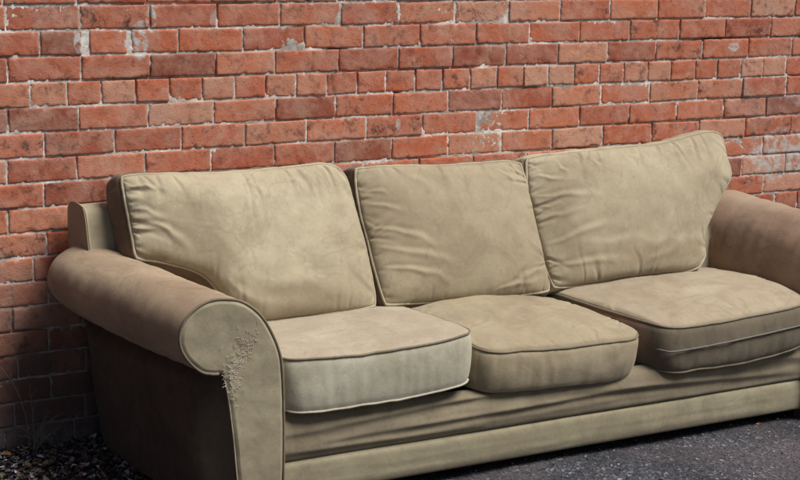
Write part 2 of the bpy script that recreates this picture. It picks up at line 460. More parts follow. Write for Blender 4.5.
for a, b, z0, z1, hi, k in bricks:
    g = .0025 + rw.rand() * .0014
    gz0 = .0028 + rw.rand() * .0014; gz1 = .0028 + rw.rand() * .0014
    if k == 1 and abs(a - .173) < .01: a += .022
    if k == 1 and abs(b - .339) < .01: b -= .012
    x0, x1, zz0, zz1 = a + g, b - g, z0 + gz0, z1 - gz1
    st = .0055 if hi else .03
    nx = max(5, int((x1 - x0) / st)); nz = max(4, int((zz1 - zz0) / st))
    s = np.linspace(0, 1, nx); t = np.linspace(0, 1, nz)
    # crowd the rows near the edges
    s = .5 - .5 * np.cos(s * math.pi) if not hi else s * .86 + .14 * (.5 - .5 * np.cos(s * math.pi))
    t = .5 - .5 * np.cos(t * math.pi) if not hi else t * .7 + .3 * (.5 - .5 * np.cos(t * math.pi))
    # a narrow arris ring keeps the faces flat right up to the edge
    ex, ez = .0008 / (x1 - x0), .0008 / (zz1 - zz0)
    s = np.r_[0, ex, s[1:-1], 1 - ex, 1]; t = np.r_[0, ez, t[1:-1], 1 - ez, 1]
    s = s if s[2] > ex * 1.5 else np.delete(s, [2, len(s) - 3]); t = t if t[2] > ez * 1.5 else np.delete(t, [2, len(t) - 3])
    s = np.r_[0, s, 1]; t = np.r_[0, t, 1]
    Sx, Tz = np.meshgrid(s, t, indexing='xy')
    Xb = x0 + (x1 - x0) * Sx; Zb = zz0 + (zz1 - zz0) * Tz
    sd_ = rw.rand() * 90
    tilt = rw.normal() * .0018; slope = rw.normal() * .0018
    dx = np.minimum(Xb - x0, x1 - Xb); dz = np.minimum(Zb - zz0, zz1 - Zb)
    ed = np.minimum(dx, dz) + .5 * np.abs(dx - dz) * 0
    cr = .004
    corner = np.clip(cr - dx, 0, cr) ** 2 + np.clip(cr - dz, 0, cr) ** 2
    rr = .0022 + .0012 * rw.rand()
    e = 1 - np.clip(ed / rr, 0, 1)
    prot = .0034 + rw.normal() * .0011
    Yb = -prot + .0016 * e ** 3 + corner * 12 
    Yb = Yb + (Sx - .5) * tilt + (Tz - .5) * slope
    if hi:
        Yb = Yb + .0009 * fbm(Xb * 26, Zb * 26, sd_, 4) + .0007 * fbm(Xb * 140, Zb * 140, sd_, 2)
        ch = sstep(.30, .62, fbm(Xb * 55, Zb * 55, sd_ + 9, 3)) * sstep(.010, .0, ed)
        Yb = Yb + .0050 * ch
        if rw.rand() < .3:
            Yb = Yb + .0014 * sstep(.35, .7, fbm(Xb * 13, Zb * 18, sd_ + 30, 4))
        wob = .0011
        Xb = Xb + wob * (fbm(Zb * 45, Xb * 20, sd_ + 3, 3) + .7 * fbm(Zb * 190, Xb * 90, sd_ + 33, 2)) * (1 - 0 * e)
        Zb = Zb + wob * .9 * (fbm(Xb * 35, Zb * 12, sd_ + 5, 3) + .7 * fbm(Xb * 190, Zb * 90, sd_ + 35, 2)) + (Sx - .5) * rw.normal() * .0018
    ring = np.zeros_like(Yb, bool); ring[0] = ring[-1] = True; ring[:, 0] = ring[:, -1] = True
    Yb = np.where(ring, .03, Yb)
    V = np.stack([Xb, Yb, Zb], -1).reshape(-1, 3)
    VB.append(V); QB.append(gridq(len(t), len(s), off)); off += len(V)
    hue = rw.beta(1.5, 1.5)
    if k == 3: hue = min(1, hue * .6 + .35)
    TB.append(np.tile([hue, rw.rand() ** 1.5, rw.rand(), 1], (len(V), 1)))
wall = bpy.data.objects.new('brick_wall', None); COL.objects.link(wall)
wall.location = (1.5, 0, 0)
tag(wall, 'old red brick wall with pale mortar joints behind the sofa', 'brick wall')
def shiftx(o): return o
WZ = 30 * CH
# object coordinates of the wall material are world coordinates: the meshes keep their origin at the wall's own zero
wall.location = (0, 0, 0)
mk('bricks', np.vstack(VB), np.vstack(QB), M['brick'], wall, True, np.vstack(TB))
# mortar bed: one uneven sheet, with raked-out holes where the photo shows black gaps
mx = np.concatenate([np.linspace(-2.6, -.5, 90, endpoint=False), np.arange(-.5, 3.6, .0055), np.linspace(3.6, 6.2, 110)])
mz = np.concatenate([np.arange(-.05, 1.5, .0045), np.linspace(1.5, WZ, 110)])
X, Z = np.meshgrid(mx, mz, indexing='xy')
Yv = .0001 + .0016 * fbm(X * 90, Z * 90, 2, 3) + .0008 * perlin(X * 6, Z * 6, 7)
rake = sstep(.10, .6, fbm(X * 3.2, Z * 9, 12, 3))
Yv = Yv + .007 * rake
for cx, cz, rx, rz, d in ((1.335, 1.11, .01, .03, .03), (2.82, 1.248, .10, .006, .035), (1.68, 1.385, .022, .018, .03), (1.09, 1.255, .025, .03, .03), (2.12, .855, .10, .004, .02), (2.70, .86, .02, .012, .02), (1.48, .895, .06, .005, .02), (2.02, 1.0, .04, .005, .02)):
    Yv = Yv + d * np.exp(-((X - cx) / rx) ** 2 - ((Z - cz) / rz) ** 2)
Yv = np.clip(Yv, -.0018, .028)
mk('mortar_bed', np.stack([X, Yv, Z], -1).reshape(-1, 3), gridq(len(mz), len(mx)), M['mortar'], wall, True)
# the wall's body behind its face, and a stone coping out of the frame
def boxmesh(x0, x1, y0, y1, z0, z1):
    V = np.array([(x, y, z) for x in (x0, x1) for y in (y0, y1) for z in (z0, z1)], float)
    Q = [(0, 1, 3, 2), (4, 6, 7, 5), (0, 4, 5, 1), (2, 3, 7, 6), (0, 2, 6, 4), (1, 5, 7, 3)]
    return V, Q
mk('wall_core', *boxmesh(-2.62, 6.22, .032, .24, -.05, WZ), M['mortar'], wall, False)
mk('coping', *boxmesh(-2.66, 6.26, -.03, .27, WZ + .002, WZ + .07), M['mortar'], wall, False)

# ------------------------------------------------------------------ sofa
sofa = bpy.data.objects.new('sofa', None); COL.objects.link(sofa); sofa.location = ROOT
tag(sofa, 'worn khaki three-seat sofa with rolled arms and loose cushions against the brick wall', 'sofa')

def coons(b, r, t, l, u, v):
    """b, t run left to right; l, r run bottom to top"""
    u3, v3 = u[..., None], v[..., None]
    p00, p10, p01, p11 = b(0.), b(1.), t(0.), t(1.)
    return ((1 - v3) * b(u) + v3 * t(u) + (1 - u3) * l(v) + u3 * r(v)
            - ((1 - u3) * (1 - v3) * p00 + u3 * (1 - v3) * p10 + (1 - u3) * v3 * p01 + u3 * v3 * p11))

def cushion(name, label, A, n, thick, puff, puffb, mat, boxmat, pipemat, seed, B=None, bulge=.02, creases=(), gath=.006, res=(210, 150),
            pexp=.42, rnd=.018, sag=(), pipe_r=.0042, pipemat2=None, crown=None, wr=.006, gfreq=34., pipes=2, boxgath=.003, slump=.0042, tucks=(22, 9, 8, 12)):
    """A: four boundary curves (bottom, right, top, left) of the face; n: its outward direction; thick: vector to the far face"""
    n = np.array(n, float); n /= np.linalg.norm(n); thick = np.array(thick, float)
    b, r, t, l = [Curve(c) for c in A]
    NU, NV = res
    # denser near the seams
    def dens(k):
        s = np.linspace(0, 1, k); return s * .55 + .45 * (.5 - .5 * np.cos(s * math.pi))
    U, Vv = np.meshgrid(dens(NU), dens(NV), indexing='xy')
    a, c = U * 2 - 1, Vv * 2 - 1
    p = 9
    u = .5 + .5 * (a - rnd * a * np.abs(a) ** p * np.abs(c) ** p * 1.0)
    v = .5 + .5 * (c - rnd * 1.35 * c * np.abs(a) ** p * np.abs(c) ** p)
    P = coons(b, r, t, l, u, v)
    W_ = np.linalg.norm(b(1.) - b(0.)) ; H_ = np.linalg.norm(l(1.) - l(0.)) + 1e-9
    W_ = max(W_, np.linalg.norm(t(1.) - t(0.)))
    du = np.minimum(U, 1 - U) * W_; dv = np.minimum(Vv, 1 - Vv) * H_
    d = np.minimum(du, dv)
    prof = (4 * U * (1 - U)) ** pexp * (4 * Vv * (1 - Vv)) ** pexp
    if crown is not None: prof = prof * crown(U, Vv)
    h = puff * prof
    edge = sstep(0, .03, d)
    # short gathers standing off every seam
    du_, dv_ = U * W_, Vv * H_
    gn = lambda s, q, sd: perlin(s * gfreq, q * 7, seed + sd) * .7 + perlin(s * gfreq * 2.1, q * 12, seed + sd + 5) * .35
    amp = lambda s, sd: .45 + .9 * sstep(-.2, .6, perlin(s * 5, seed * 1.7 + sd, .3))
    ga = (np.exp(-dv / .045) * gn(du_, dv, 1.3) * amp(du_, 2.2) + np.exp(-du / .055) * gn(dv_, du, 7.7) * amp(dv_, 8.1)) * sstep(0, .012, d)
    h = h + gath * .35 * ga
    # single tucks running in from the seams, crowded along the left side
    rc = np.random.RandomState(int(seed * 10) + 1)
    for e_, cnt in zip('lrbt', tucks):
        for _ in range(cnt):
            s0 = rc.uniform(.04, .96); L = rc.uniform(.25, 1.0) ** 2 * .13 + .018; wd = rc.uniform(.0026, .0060); am = rc.uniform(.4, 1.0) * gath * .75 * min(1, .5 + L * 6)
            sl = rc.normal() * .35
            if e_ in 'lr': al, q = dv_ - s0 * H_, (U if e_ == 'l' else 1 - U) * W_
            else: al, q = du_ - s0 * W_, (Vv if e_ == 'b' else 1 - Vv) * H_
            w2 = wd * (1 + 2.2 * np.clip(q / L, 0, 1.6))
            f = np.exp(-(q / L) ** 2 * 1.6) * sstep(0, .008, q)
            x_ = al - sl * q + .004 * perlin(q * 30, seed + s0 * 50, .5)
            h = h - am * f * (np.exp(-(x_ / w2) ** 2) - .55 * np.exp(-((x_ - 1.9 * w2) / (1.3 * w2)) ** 2))
    # broad slack and finer rumpling
    h = h + edge * (wr * fbm(du_ * 3.2, dv_ * 3.2, seed + 20, 3) + wr * .30 * (1 - np.abs(fbm(du_ * 9 + .8 * perlin(du_ * 4, dv_ * 4, seed), dv_ * 9, seed + 40, 2))) * sstep(-.1, .5, perlin(du_ * 3, dv_ * 3, seed + 60)))
    for (u0, v0, u1, v1, am, wd) in creases:
        x0, y0, x1, y1 = u0 * W_, v0 * H_, u1 * W_, v1 * H_
        L = math.hypot(x1 - x0, y1 - y0); tx, ty = (x1 - x0) / L, (y1 - y0) / L
        s = ((du_ - x0) * tx + (dv_ - y0) * ty) / L
        q = -(du_ - x0) * ty + (dv_ - y0) * tx + .012 * perlin(s * 3, seed + am * 900, .5) + .02 * (s - .5) ** 2
        ww = wd * .75 * (.5 + 1.1 * np.clip(s, 0, 1))
        f = np.clip(1 - np.abs(s - .5) * 2, 0, 1) ** .6
        am = am * .50
        h = h + am * f * edge * (np.exp(-(q / ww) ** 2) - .75 * np.exp(-((q - 1.7 * ww) / (1.2 * ww)) ** 2))
    for (cu, cv, ru, rv, am) in sag:
        h = h + am * np.exp(-((U - cu) / ru) ** 2 - ((Vv - cv) / rv) ** 2)
    F = P + h[..., None] * n
    # far face
    if B is None:
        G0 = P + thick
    else:
        b2, r2, t2, l2 = [Curve(c_) for c_ in B]
        G0 = coons(b2, r2, t2, l2, u, v)
    ndir = thick / np.linalg.norm(thick)
    def ffd(V):
        sh = V.shape; V = V.reshape(-1, 3); o_ = []
        for a_ in range(3):
            o_.append(slump * perlin(V[:, 0] * 5 + seed, V[:, 1] * 5 + a_ * 11, V[:, 2] * 5) + slump * .45 * perlin(V[:, 0] * 15 + seed, V[:, 1] * 15 + a_ * 7, V[:, 2] * 15))
        return (V + np.stack(o_, 1)).reshape(sh)
    G = G0 + (puffb * prof + .3 * gath * ga)[..., None] * ndir
    nv, nu = NV, NU
    VF = F.reshape(-1, 3); VG = G.reshape(-1, 3); N = len(VF)
    idx = np.arange(N).reshape(nv, nu)
    loop = np.concatenate([idx[0, :-1], idx[:-1, -1], idx[-1, ::-1][:-1], idx[::-1, 0][:-1]])
    qf = gridq(nv, nu); 
    # orientation: make the face normals look along n
    v0, v1, v2 = VF[qf[:, 0]], VF[qf[:, 1]], VF[qf[:, 2]]
    if (np.cross(v1 - v0, v2 - v1).sum(0) @ n) < 0: qf = qf[:, ::-1]; fl = True
    else: fl = False
    LA, LB = VF[loop], VG[loop]
    VFd, VGd = ffd(VF), ffd(VG)
    m = len(loop); K = 14
    cen = (LA.mean(0) + LB.mean(0)) / 2
    tang = np.roll(LA, -1, 0) - np.roll(LA, 1, 0); tang /= np.linalg.norm(tang, axis=1)[:, None] + 1e-9
    nb = np.stack([np.cross(tang[i], ndir) for i in range(m)]); nb /= np.linalg.norm(nb, axis=1)[:, None] + 1e-9
    sgn = np.sign((nb * (LA - LA.mean(0))).sum(1)); 
    nb *= (1 if sgn.sum() > 0 else -1)
    for _ in range(6): nb = (nb + np.roll(nb, 1, 0) + np.roll(nb, -1, 0)); nb /= np.linalg.norm(nb, axis=1)[:, None]
    s = np.r_[0, np.cumsum(np.linalg.norm(np.diff(LA, axis=0), axis=1))]
    rings = []
    per = s[-1]
    for k in range(1, K):
        q = k / K
        w = bulge * (4 * q * (1 - q)) ** .55
        ang = s / per * 2 * math.pi
        gg = boxgath * (perlin(np.cos(ang) * per * 5, np.sin(ang) * per * 5, seed + q * 1.2) + .6 * perlin(np.cos(ang) * per * 2, np.sin(ang) * per * 2, seed + 4 + q * 2.5)) * (4 * q * (1 - q)) ** .5 * 1.6
        rings.append(LA * (1 - q) + LB * q + nb * (w + gg)[:, None])
    root = None
    # three pieces: the two panels (main mesh) and the boxing strip between the seams
    o = mk(name, np.vstack([VFd, VGd]), np.vstack([qf, (qf + N)[:, ::-1]]), mat, sofa)
    if label: o['label'] = label
    R = np.stack([LA] + rings + [LB])            # (K+1, m, 3)
    i, j = np.meshgrid(np.arange(K), np.arange(m), indexing='ij'); j2 = (j + 1) % m
    q = np.stack([i * m + j, i * m + j2, (i + 1) * m + j2, (i + 1) * m + j], -1).reshape(-1, 4)
    Rv = R.reshape(-1, 3)
    cr_ = np.cross(Rv[q[:, 1]] - Rv[q[:, 0]], Rv[q[:, 2]] - Rv[q[:, 1]])
    nbq = nb[q[:, 0] % m]
    if (cr_ * nbq).sum() < 0: q = q[:, ::-1]
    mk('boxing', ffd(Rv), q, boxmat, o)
    for w, (LL, sgn_) in enumerate(((LA, 1), (LB, -1))[:pipes]):
        C = LL + nb * .0022 + (n if sgn_ > 0 else ndir) * .0012
        C = ffd(C)
        C = spline(C[::3], True, max(200, m))[:-1]
        tv, tq = tube(C, pipe_r, True, 8, .15, seed + w)
        mk('piping', tv, tq, pipemat if w == 0 else (pipemat2 or pipemat), o)
    return o

# --- back cushions: faces lean back on the plane y = -.588 + .4 z
def lean(pts): return [(x, -.588 + .4 * z, z) for x, z in pts]
NB = (0, -1, .4); TH = (0, .115, -.046)
cushion('back_cushion', 'pale khaki back cushion at the left, lying partly over the arm',
    (lean([(.205, .655), (.30, .635), (.42, .59), (.50, .49), (.58, .443), (.70, .440), (.85, .440), (1.007, .441)]),
     lean([(1.007, .441), (1.009, .523), (1.001, .648), (.988, .758), (.979, .837), (.961, .877)]),
     lean([(.198, .894), (.33, .893), (.498, .882), (.657, .884), (.82, .884), (.903, .889), (.961, .877)]),
     lean([(.205, .655), (.206, .707), (.203, .78), (.200, .839), (.198, .894)])),
    NB, TH, .070, .02, M['back'], M['backbox'], M['pipe'], 3.0, pexp=.40,
    creases=[(.05, .42, .20, .18, .010, .014), (.0, .60, .13, .45, .006, .010), (.45, .30, .98, .05, .008, .020), (.35, .12, .80, .02, .007, .016), (.50, .92, .62, .80, .007, .012), (.72, .95, .78, .80, .008, .010), (.84, .93, .80, .78, .007, .010), (.02, .85, .15, .80, .006, .008), (.28, .42, .66, .30, .004, .03)],
    pipe_r=.0048, sag=[(.3, .75, .25, .2, .010), (.75, .45, .2, .3, -.006)], gath=.0060)
cushion('back_cushion', 'duller middle back cushion with an upright left side',
    (lean([(1.038, .441), (1.176, .438), (1.334, .436), (1.535, .428), (1.702, .425)]),
     lean([(1.702, .425), (1.707, .496), (1.699, .612), (1.695, .745), (1.688, .852)]),
     lean([(1.021, .872), (1.119, .868), (1.275, .862), (1.436, .859), (1.602, .861), (1.688, .852)]),
     lean([(1.038, .441), (1.028, .568), (1.019, .678), (1.017, .787), (1.021, .872)])),
    NB, TH, .062, .02, M['back2'], M['backbox'], M['pipe'], 9.0, pexp=.40,
    creases=[(.0, .56, .34, .40, .009, .012), (.0, .42, .45, .24, .008, .014), (.01, .27, .38, .14, .009, .012), (.0, .72, .22, .66, .007, .010), (.02, .84, .14, .78, .006, .008), (.70, .02, .98, .20, .009, .014), (.62, .03, .93, .10, .007, .010), (.82, .95, .90, .80, .006, .010), (.25, .92, .42, .80, .004, .02)],
    pipe_r=.0048, sag=[(.65, .55, .25, .3, .010)], gath=.0060)
cushion('back_cushion', 'right back cushion, its upper right corner pushed up over the arm',
    (lean([(1.716, .434), (1.836, .438), (2.014, .440), (2.197, .442), (2.30, .441), (2.385, .446)]),
     lean([(2.385, .446), (2.420, .49), (2.434, .56), (2.50, .636), (2.578, .709), (2.625, .76), (2.622, .83), (2.632, .903)]),
     lean([(1.711, .867), (1.865, .876), (2.044, .878), (2.276, .884), (2.475, .908), (2.58, .920), (2.632, .908)]),
     lean([(1.716, .434), (1.700, .53), (1.694, .645), (1.695, .762), (1.711, .867)])),
    NB, TH, .072, .02, M['back3'], M['back3'], M['pipe'], 15.0, pexp=.38,
    creases=[(.0, .70, .30, .62, .009, .012), (.0, .50, .22, .55, .008, .012), (.02, .33, .38, .40, .009, .014), (.02, .18, .50, .10, .009, .014), (.0, .85, .16, .78, .008, .009), (.12, .95, .16, .82, .007, .008), (.28, .95, .31, .84, .007, .009), (.20, .28, .62, .24, .005, .02), (.55, .10, .88, .22, .007, .018), (.45, .97, .50, .86, .005, .010), (.0, .61, .12, .60, .007, .007)],
    pipe_r=.0048, sag=[(.6, .65, .3, .25, .012)], gath=.0068)

# --- seat cushions (top faces in z, boxing below)
ZU = (0, 0, 1)
cushion('seat_cushion', 'left seat cushion with a clean pale grey front edge',
    ([(.462, -.782, .412), (.50, -.795, .408), (.62, -.802, .404), (.78, -.805, .402), (.95, -.805, .406), (1.07, -.802, .414), (1.138, -.788, .416)],
     [(1.138, -.788, .416), (1.138, -.66, .42), (1.128, -.50, .424), (1.12, -.30, .420)],
     [(.462, -.30, .42), (.8, -.30, .425), (1.12, -.30, .42)],
     [(.462, -.782, .412), (.462, -.60, .42), (.462, -.45, .42), (.462, -.30, .42)]),
    ZU, (0, 0, -.17), .022, .002, M['seat1'], M['box1'], M['pipe_d'], 21.0, pexp=.36, bulge=.010, rnd=.06, pipemat2=M['pipe_l'],
    B=([(.468, -.782, .262), (.52, -.796, .252), (.64, -.802, .247), (.78, -.802, .247), (.95, -.802, .254), (1.07, -.800, .264), (1.138, -.788, .270)],
     [(1.138, -.788, .270), (1.138, -.66, .26), (1.128, -.50, .25), (1.12, -.30, .25)],
     [(.462, -.30, .25), (.8, -.30, .25), (1.12, -.30, .25)],
     [(.468, -.782, .262), (.462, -.60, .255), (.462, -.45, .25), (.462, -.30, .25)]),
    sag=[(.45, .45, .3, .3, -.008), (.8, .2, .2, .2, .004)], creases=[(.1, .25, .5, .38, .006, .010), (.3, .45, .85, .35, .006, .012), (.55, .2, .9, .12, .005, .008)], gath=.003, wr=.004, pipe_r=.0036, boxgath=.0012, tucks=(5, 6, 0, 3))
cushion('seat_cushion', 'puffed-up middle seat cushion sagging over the front rail',
    ([(1.150, -.775, .362), (1.19, -.792, .352), (1.30, -.800, .346), (1.46, -.803, .340), (1.62, -.802, .335), (1.75, -.795, .330), (1.822, -.765, .338)],
     [(1.822, -.765, .338), (1.80, -.64, .350), (1.762, -.48, .372), (1.742, -.30, .39)],
     [(1.136, -.30, .41), (1.4, -.30, .42), (1.742, -.30, .39)],
     [(1.150, -.775, .362), (1.134, -.62, .40), (1.134, -.45, .41), (1.136, -.30, .41)]),
    ZU, (0, 0, -.15), .036, .002, M['seat2'], M['seat2'], M['pipe_d'], 27.0, pexp=.27, bulge=.013, rnd=.06, pipes=1,
    B=([(1.150, -.77, .225), (1.20, -.785, .218), (1.30, -.79, .212), (1.46, -.792, .206), (1.62, -.79, .200), (1.73, -.78, .198), (1.805, -.755, .205)],
     [(1.805, -.755, .205), (1.80, -.64, .22), (1.775, -.48, .24), (1.76, -.30, .25)],
     [(1.136, -.30, .25), (1.4, -.30, .25), (1.76, -.30, .25)],
     [(1.150, -.77, .225), (1.134, -.62, .24), (1.134, -.45, .25), (1.136, -.30, .25)]),
    sag=[(.3, .3, .3, .3, -.010), (.75, .6, .25, .3, .004)], creases=[(.02, .85, .55, .72, .008, .010), (.05, .72, .5, .62, .008, .010), (.1, .62, .6, .48, .006, .010), (.3, .9, .8, .70, .006, .010), (.55, .1, .95, .25, .006, .010), (.02, .2, .3, .35, .005, .008)], gath=.005, wr=.005, pipe_r=.0034, boxgath=.0018, tucks=(8, 5, 3, 6))
s3 = cushion('seat_cushion', 'right seat cushion with a darker front and brown left side',
    ([(1.872, -.775, .360), (1.91, -.797, .352), (2.03, -.803, .352), (2.2, -.806, .357), (2.36, -.806, .364), (2.50, -.80, .370), (2.552, -.785, .374)],
     [(2.552, -.785, .374), (2.556, -.66, .40), (2.556, -.50, .41), (2.55, -.28, .41)],
     [(1.735, -.28, .41), (2.1, -.28, .42), (2.55, -.28, .41)],
     [(1.872, -.775, .360), (1.80, -.63, .385), (1.75, -.46, .408), (1.735, -.28, .41)]),
    ZU, (0, 0, -.16), .034, .002, M['seat3'], M['box3'], M['pipe_d'], 33.0, pexp=.33, bulge=.018, rnd=.05, pipemat2=M['pipe_d'],
    B=([(1.882, -.775, .214), (1.92, -.797, .204), (2.03, -.803, .201), (2.2, -.806, .199), (2.36, -.806, .208), (2.50, -.80, .224), (2.552, -.785, .232)],
     [(2.552, -.785, .236), (2.556, -.66, .24), (2.556, -.50, .25), (2.55, -.28, .25)],
     [(1.735, -.28, .25), (2.1, -.28, .25), (2.55, -.28, .25)],
     [(1.882, -.775, .212), (1.81, -.63, .225), (1.76, -.46, .24), (1.735, -.28, .25)]),
    sag=[(.55, .5, .35, .3, -.006)], creases=[(.25, .6, .8, .5, .006, .012), (.1, .9, .5, .8, .006, .010), (.3, .3, .7, .22, .005, .010), (.6, .8, .95, .6, .005, .010)], gath=.004, wr=.005, pipe_r=.0036, boxgath=.0012, tucks=(5, 4, 2, 6))
# zip tape along the middle of the right seat cushion's front
zp = spline([(1.868, -.780, .282), (1.880, -.806, .281), (1.90, -.818, .279), (1.95, -.8235, .280), (2.1, -.8275, .286), (2.3, -.8290, .298), (2.45, -.827, .308), (2.54, -.815, .312)], n=160)
zp[:, 1] -= .0008 * (1 + perlin(np.arange(160) * .2, .5)); zv, zq = tube(zp, .0030, False, 6, .2, 5)
mk('zip', zv, zq, simple('zip_tape', (.15, .135, .115), .6, 120, .5), s3)

# --- arms
PF = [(.318, -.018), (.312, .05), (.306, .11), (.300, .18), (.292, .25), (.284, .31), (.272, .372), (.262, .396), (.235, .400), (.200, .410), (.165, .440), (.141, .475), (.133, .512), (.143, .550), (.165, .580), (.197, .601), (.235, .612),
      (.274, .611), (.315, .603), (.352, .583), (.388, .550), (.416, .507), (.440, .455), (.452, .410), (.458, .33), (.460, .235), (.460, .13), (.460, .05), (.460, -.018)]
def arm(mirror, label, splay):
    prof = spline(PF, n=210)
    n = len(prof)
    ys = np.concatenate([np.linspace(-.796, -.74, 12), np.linspace(-.73, -.16, 70), -.16 + .10 * np.sin(np.linspace(0, math.pi / 2, 16))[1:]])
    rings = []
    low = sstep(.42, .36, prof[:, 1]) * (prof[:, 0] < .36)          # the outer side under the roll
    for y in ys:
        tau = (y + .80) / .72
        p = prof.copy()
        # outer side: rounded front corner, then straight back
        bx = -.075 * sstep(-.80, -.69, y) - .062 * max(0, (y + .69) / .55)
        sh = -splay * tau * sstep(.30, .5, p[:, 1])
        dx = np.where(low > 0, low * bx + (1 - low) * sh, sh)
        p[:, 0] += dx
        p[:, 1] += .068 * tau * sstep(.33, .52, prof[:, 1])
        # front edge softened into the piping
        f = sstep(-.796, -.775, y)
        cen = np.array([.33, .40])
        # rounded rear end
        if y > -.16:
            q = (y + .16) / .10
            sc = max(.03, (1 - q ** 2.6) ** (1 / 2.6)) if q < 1 else .03
            c0 = np.array([.30 - splay, .5])
            p = c0 + (p - c0) * sc
        s = np.arange(n) / n
        w = .0035 * fbm(s * 9, y * 4, 60 + splay, 3) + .0028 * perlin(s * 5, y * 22, 71 + splay) * sstep(-.80, -.7, y)
        # soft dents and a few cross creases in the slack cover of the roll
        w = w + .0035 * np.clip(perlin(s * 6 + y * 4, y * 16, 80), -.2, 1) * (p[:, 1] > .45)
        d = np.gradient(p, axis=0); nn_ = np.stack([-d[:, 1], d[:, 0]], 1); nn_ /= np.linalg.norm(nn_, axis=1)[:, None] + 1e-9
        p = p + nn_ * w[:, None]
        xs = p[:, 0] if not mirror else (2.56 + .460 - p[:, 0])
        rings.append(np.stack([xs, np.full(n, y), p[:, 1]], 1))
    R = np.stack(rings)
    cap = R[-1].mean(0)[None]
    q = gridq(len(ys), n)
    V = R.reshape(-1, 3)
    T = [(len(V), (len(ys) - 1) * n + j, (len(ys) - 1) * n + j + 1) for j in range(n - 1)]
    if mirror: q = q[:, ::-1]
    dark = q[:, :].mean(1) < 0
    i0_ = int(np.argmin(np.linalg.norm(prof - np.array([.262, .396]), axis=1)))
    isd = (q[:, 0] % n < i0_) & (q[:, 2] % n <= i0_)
    o = mk('arm', np.vstack([V, cap]), q[~isd], M['arm_r'] if mirror else M['arm'], sofa, T=T)
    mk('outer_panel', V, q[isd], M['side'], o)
    o['label'] = label
    # front panel
    K = 26
    c0 = np.array([.395, .47]); 
    fr = []
    P0 = prof
    bot = np.linspace(P0[-1], P0[0], 24)[1:-1]
    loop = np.vstack([P0, bot]); m = len(loop)
    area = .5 * np.sum(loop[:, 0] * np.roll(loop[:, 1], -1) - np.roll(loop[:, 0], -1) * loop[:, 1])
    tg = np.roll(loop, -1, 0) - np.roll(loop, 1, 0)
    nin = np.stack([-tg[:, 1], tg[:, 0]], 1) * (1 if area > 0 else -1)
    nin /= np.linalg.norm(nin, axis=1)[:, None] + 1e-9
    for _ in range(4): nin = (nin * 2 + np.roll(nin, 1, 0) + np.roll(nin, -1, 0)) / 4
    def gy(p, e): return -.798 - .009 * e - .0045 * fbm(p[:, 0] * 7, p[:, 1] * 7, 90, 2) * e - .0012 * fbm(p[:, 0] * 24, p[:, 1] * 24, 91, 2) * e
    insets = [0, .0012, .003, .0055, .009, .013]
    P2 = []; E2 = []
    for d_ in insets:
        P2.append(loop + nin * d_); E2.append(np.full(m, sstep(-.004, .0135, d_) if d_ else 0.0))
    K = len(insets) - 1
    inner = P2[-1]
    # even grid points inside the innermost ring, then one Delaunay fill
    from mathutils.geometry import delaunay_2d_cdt
    gx_, gz_ = np.meshgrid(np.arange(.12, .47, .008), np.arange(-.03, .62, .008), indexing='xy')
    cand = np.stack([gx_.ravel(), gz_.ravel()], 1)
    x1, z1 = inner[:, 0], inner[:, 1]; x2, z2 = np.roll(x1, -1), np.roll(z1, -1)
    cr_ = ((z1[None] > cand[:, 1:2]) != (z2[None] > cand[:, 1:2])) & (cand[:, 0:1] < (x2 - x1)[None] * (cand[:, 1:2] - z1[None]) / (z2 - z1 + 1e-12)[None] + x1[None])
    ins = (cr_.sum(1) % 2) == 1
    cand = cand[ins]
    dm = np.sqrt(((cand[:, None] - inner[None]) ** 2).sum(-1)).min(1)
    cand = cand[dm > .004]
    allp = [Vector(map(float, p)) for p in np.vstack([inner, cand])]
    res_ = delaunay_2d_cdt(allp, [], [list(range(m))], 1, 1e-7)
    vv = np.array([[p.x, p.y] for p in res_[0]]); tris = [tuple(f) for f in res_[2]]
    pts = np.vstack(P2 + [vv]); ee = np.concatenate(E2 + [np.ones(len(vv))])
    yy = gy(pts, ee)
    Fv = np.stack([pts[:, 0] if not mirror else 3.02 - pts[:, 0], yy, pts[:, 1]], 1)
    i, j = np.meshgrid(np.arange(K), np.arange(m), indexing='ij'); j2 = (j + 1) % m
    fq = np.stack([i * m + j, (i + 1) * m + j, (i + 1) * m + j2, i * m + j2], -1).reshape(-1, 4)
    ft = np.array(tris) + (K + 1) * m
    def face_front(F):
        a_, b_, c_ = Fv[F[:, 0]], Fv[F[:, 1]], Fv[F[:, 2]]
        return F if np.cross(b_ - a_, c_ - b_)[:, 1].sum() < 0 else F[:, ::-1]
    fq = face_front(fq); ft = face_front(ft)
    fp = mk('front_panel', Fv, fq, M['front'], o, T=ft)
    C = np.stack([prof[:, 0] if not mirror else 3.02 - prof[:, 0], np.full(n, -.802), prof[:, 1]], 1)
    i0 = int(np.argmin(np.linalg.norm(prof - np.array([.255, .398]), axis=1)))
    tv, tq = tube(C[i0:], .0042, False, 8, .12, 3)
    mk('piping', tv, tq, M['pipe_d'] if not mirror else M['pipe'], o)
    tv, tq = tube(C[:i0 - 3], .0022, False, 6, .2, 8)
    mk('piping', tv, tq, M['pipe'], o)
    return o
armL = arm(False, 'left rolled arm with frayed front and brown worn top', .155)
armR = arm(True, 'right rolled arm, browner and more faded than the seat', .0)
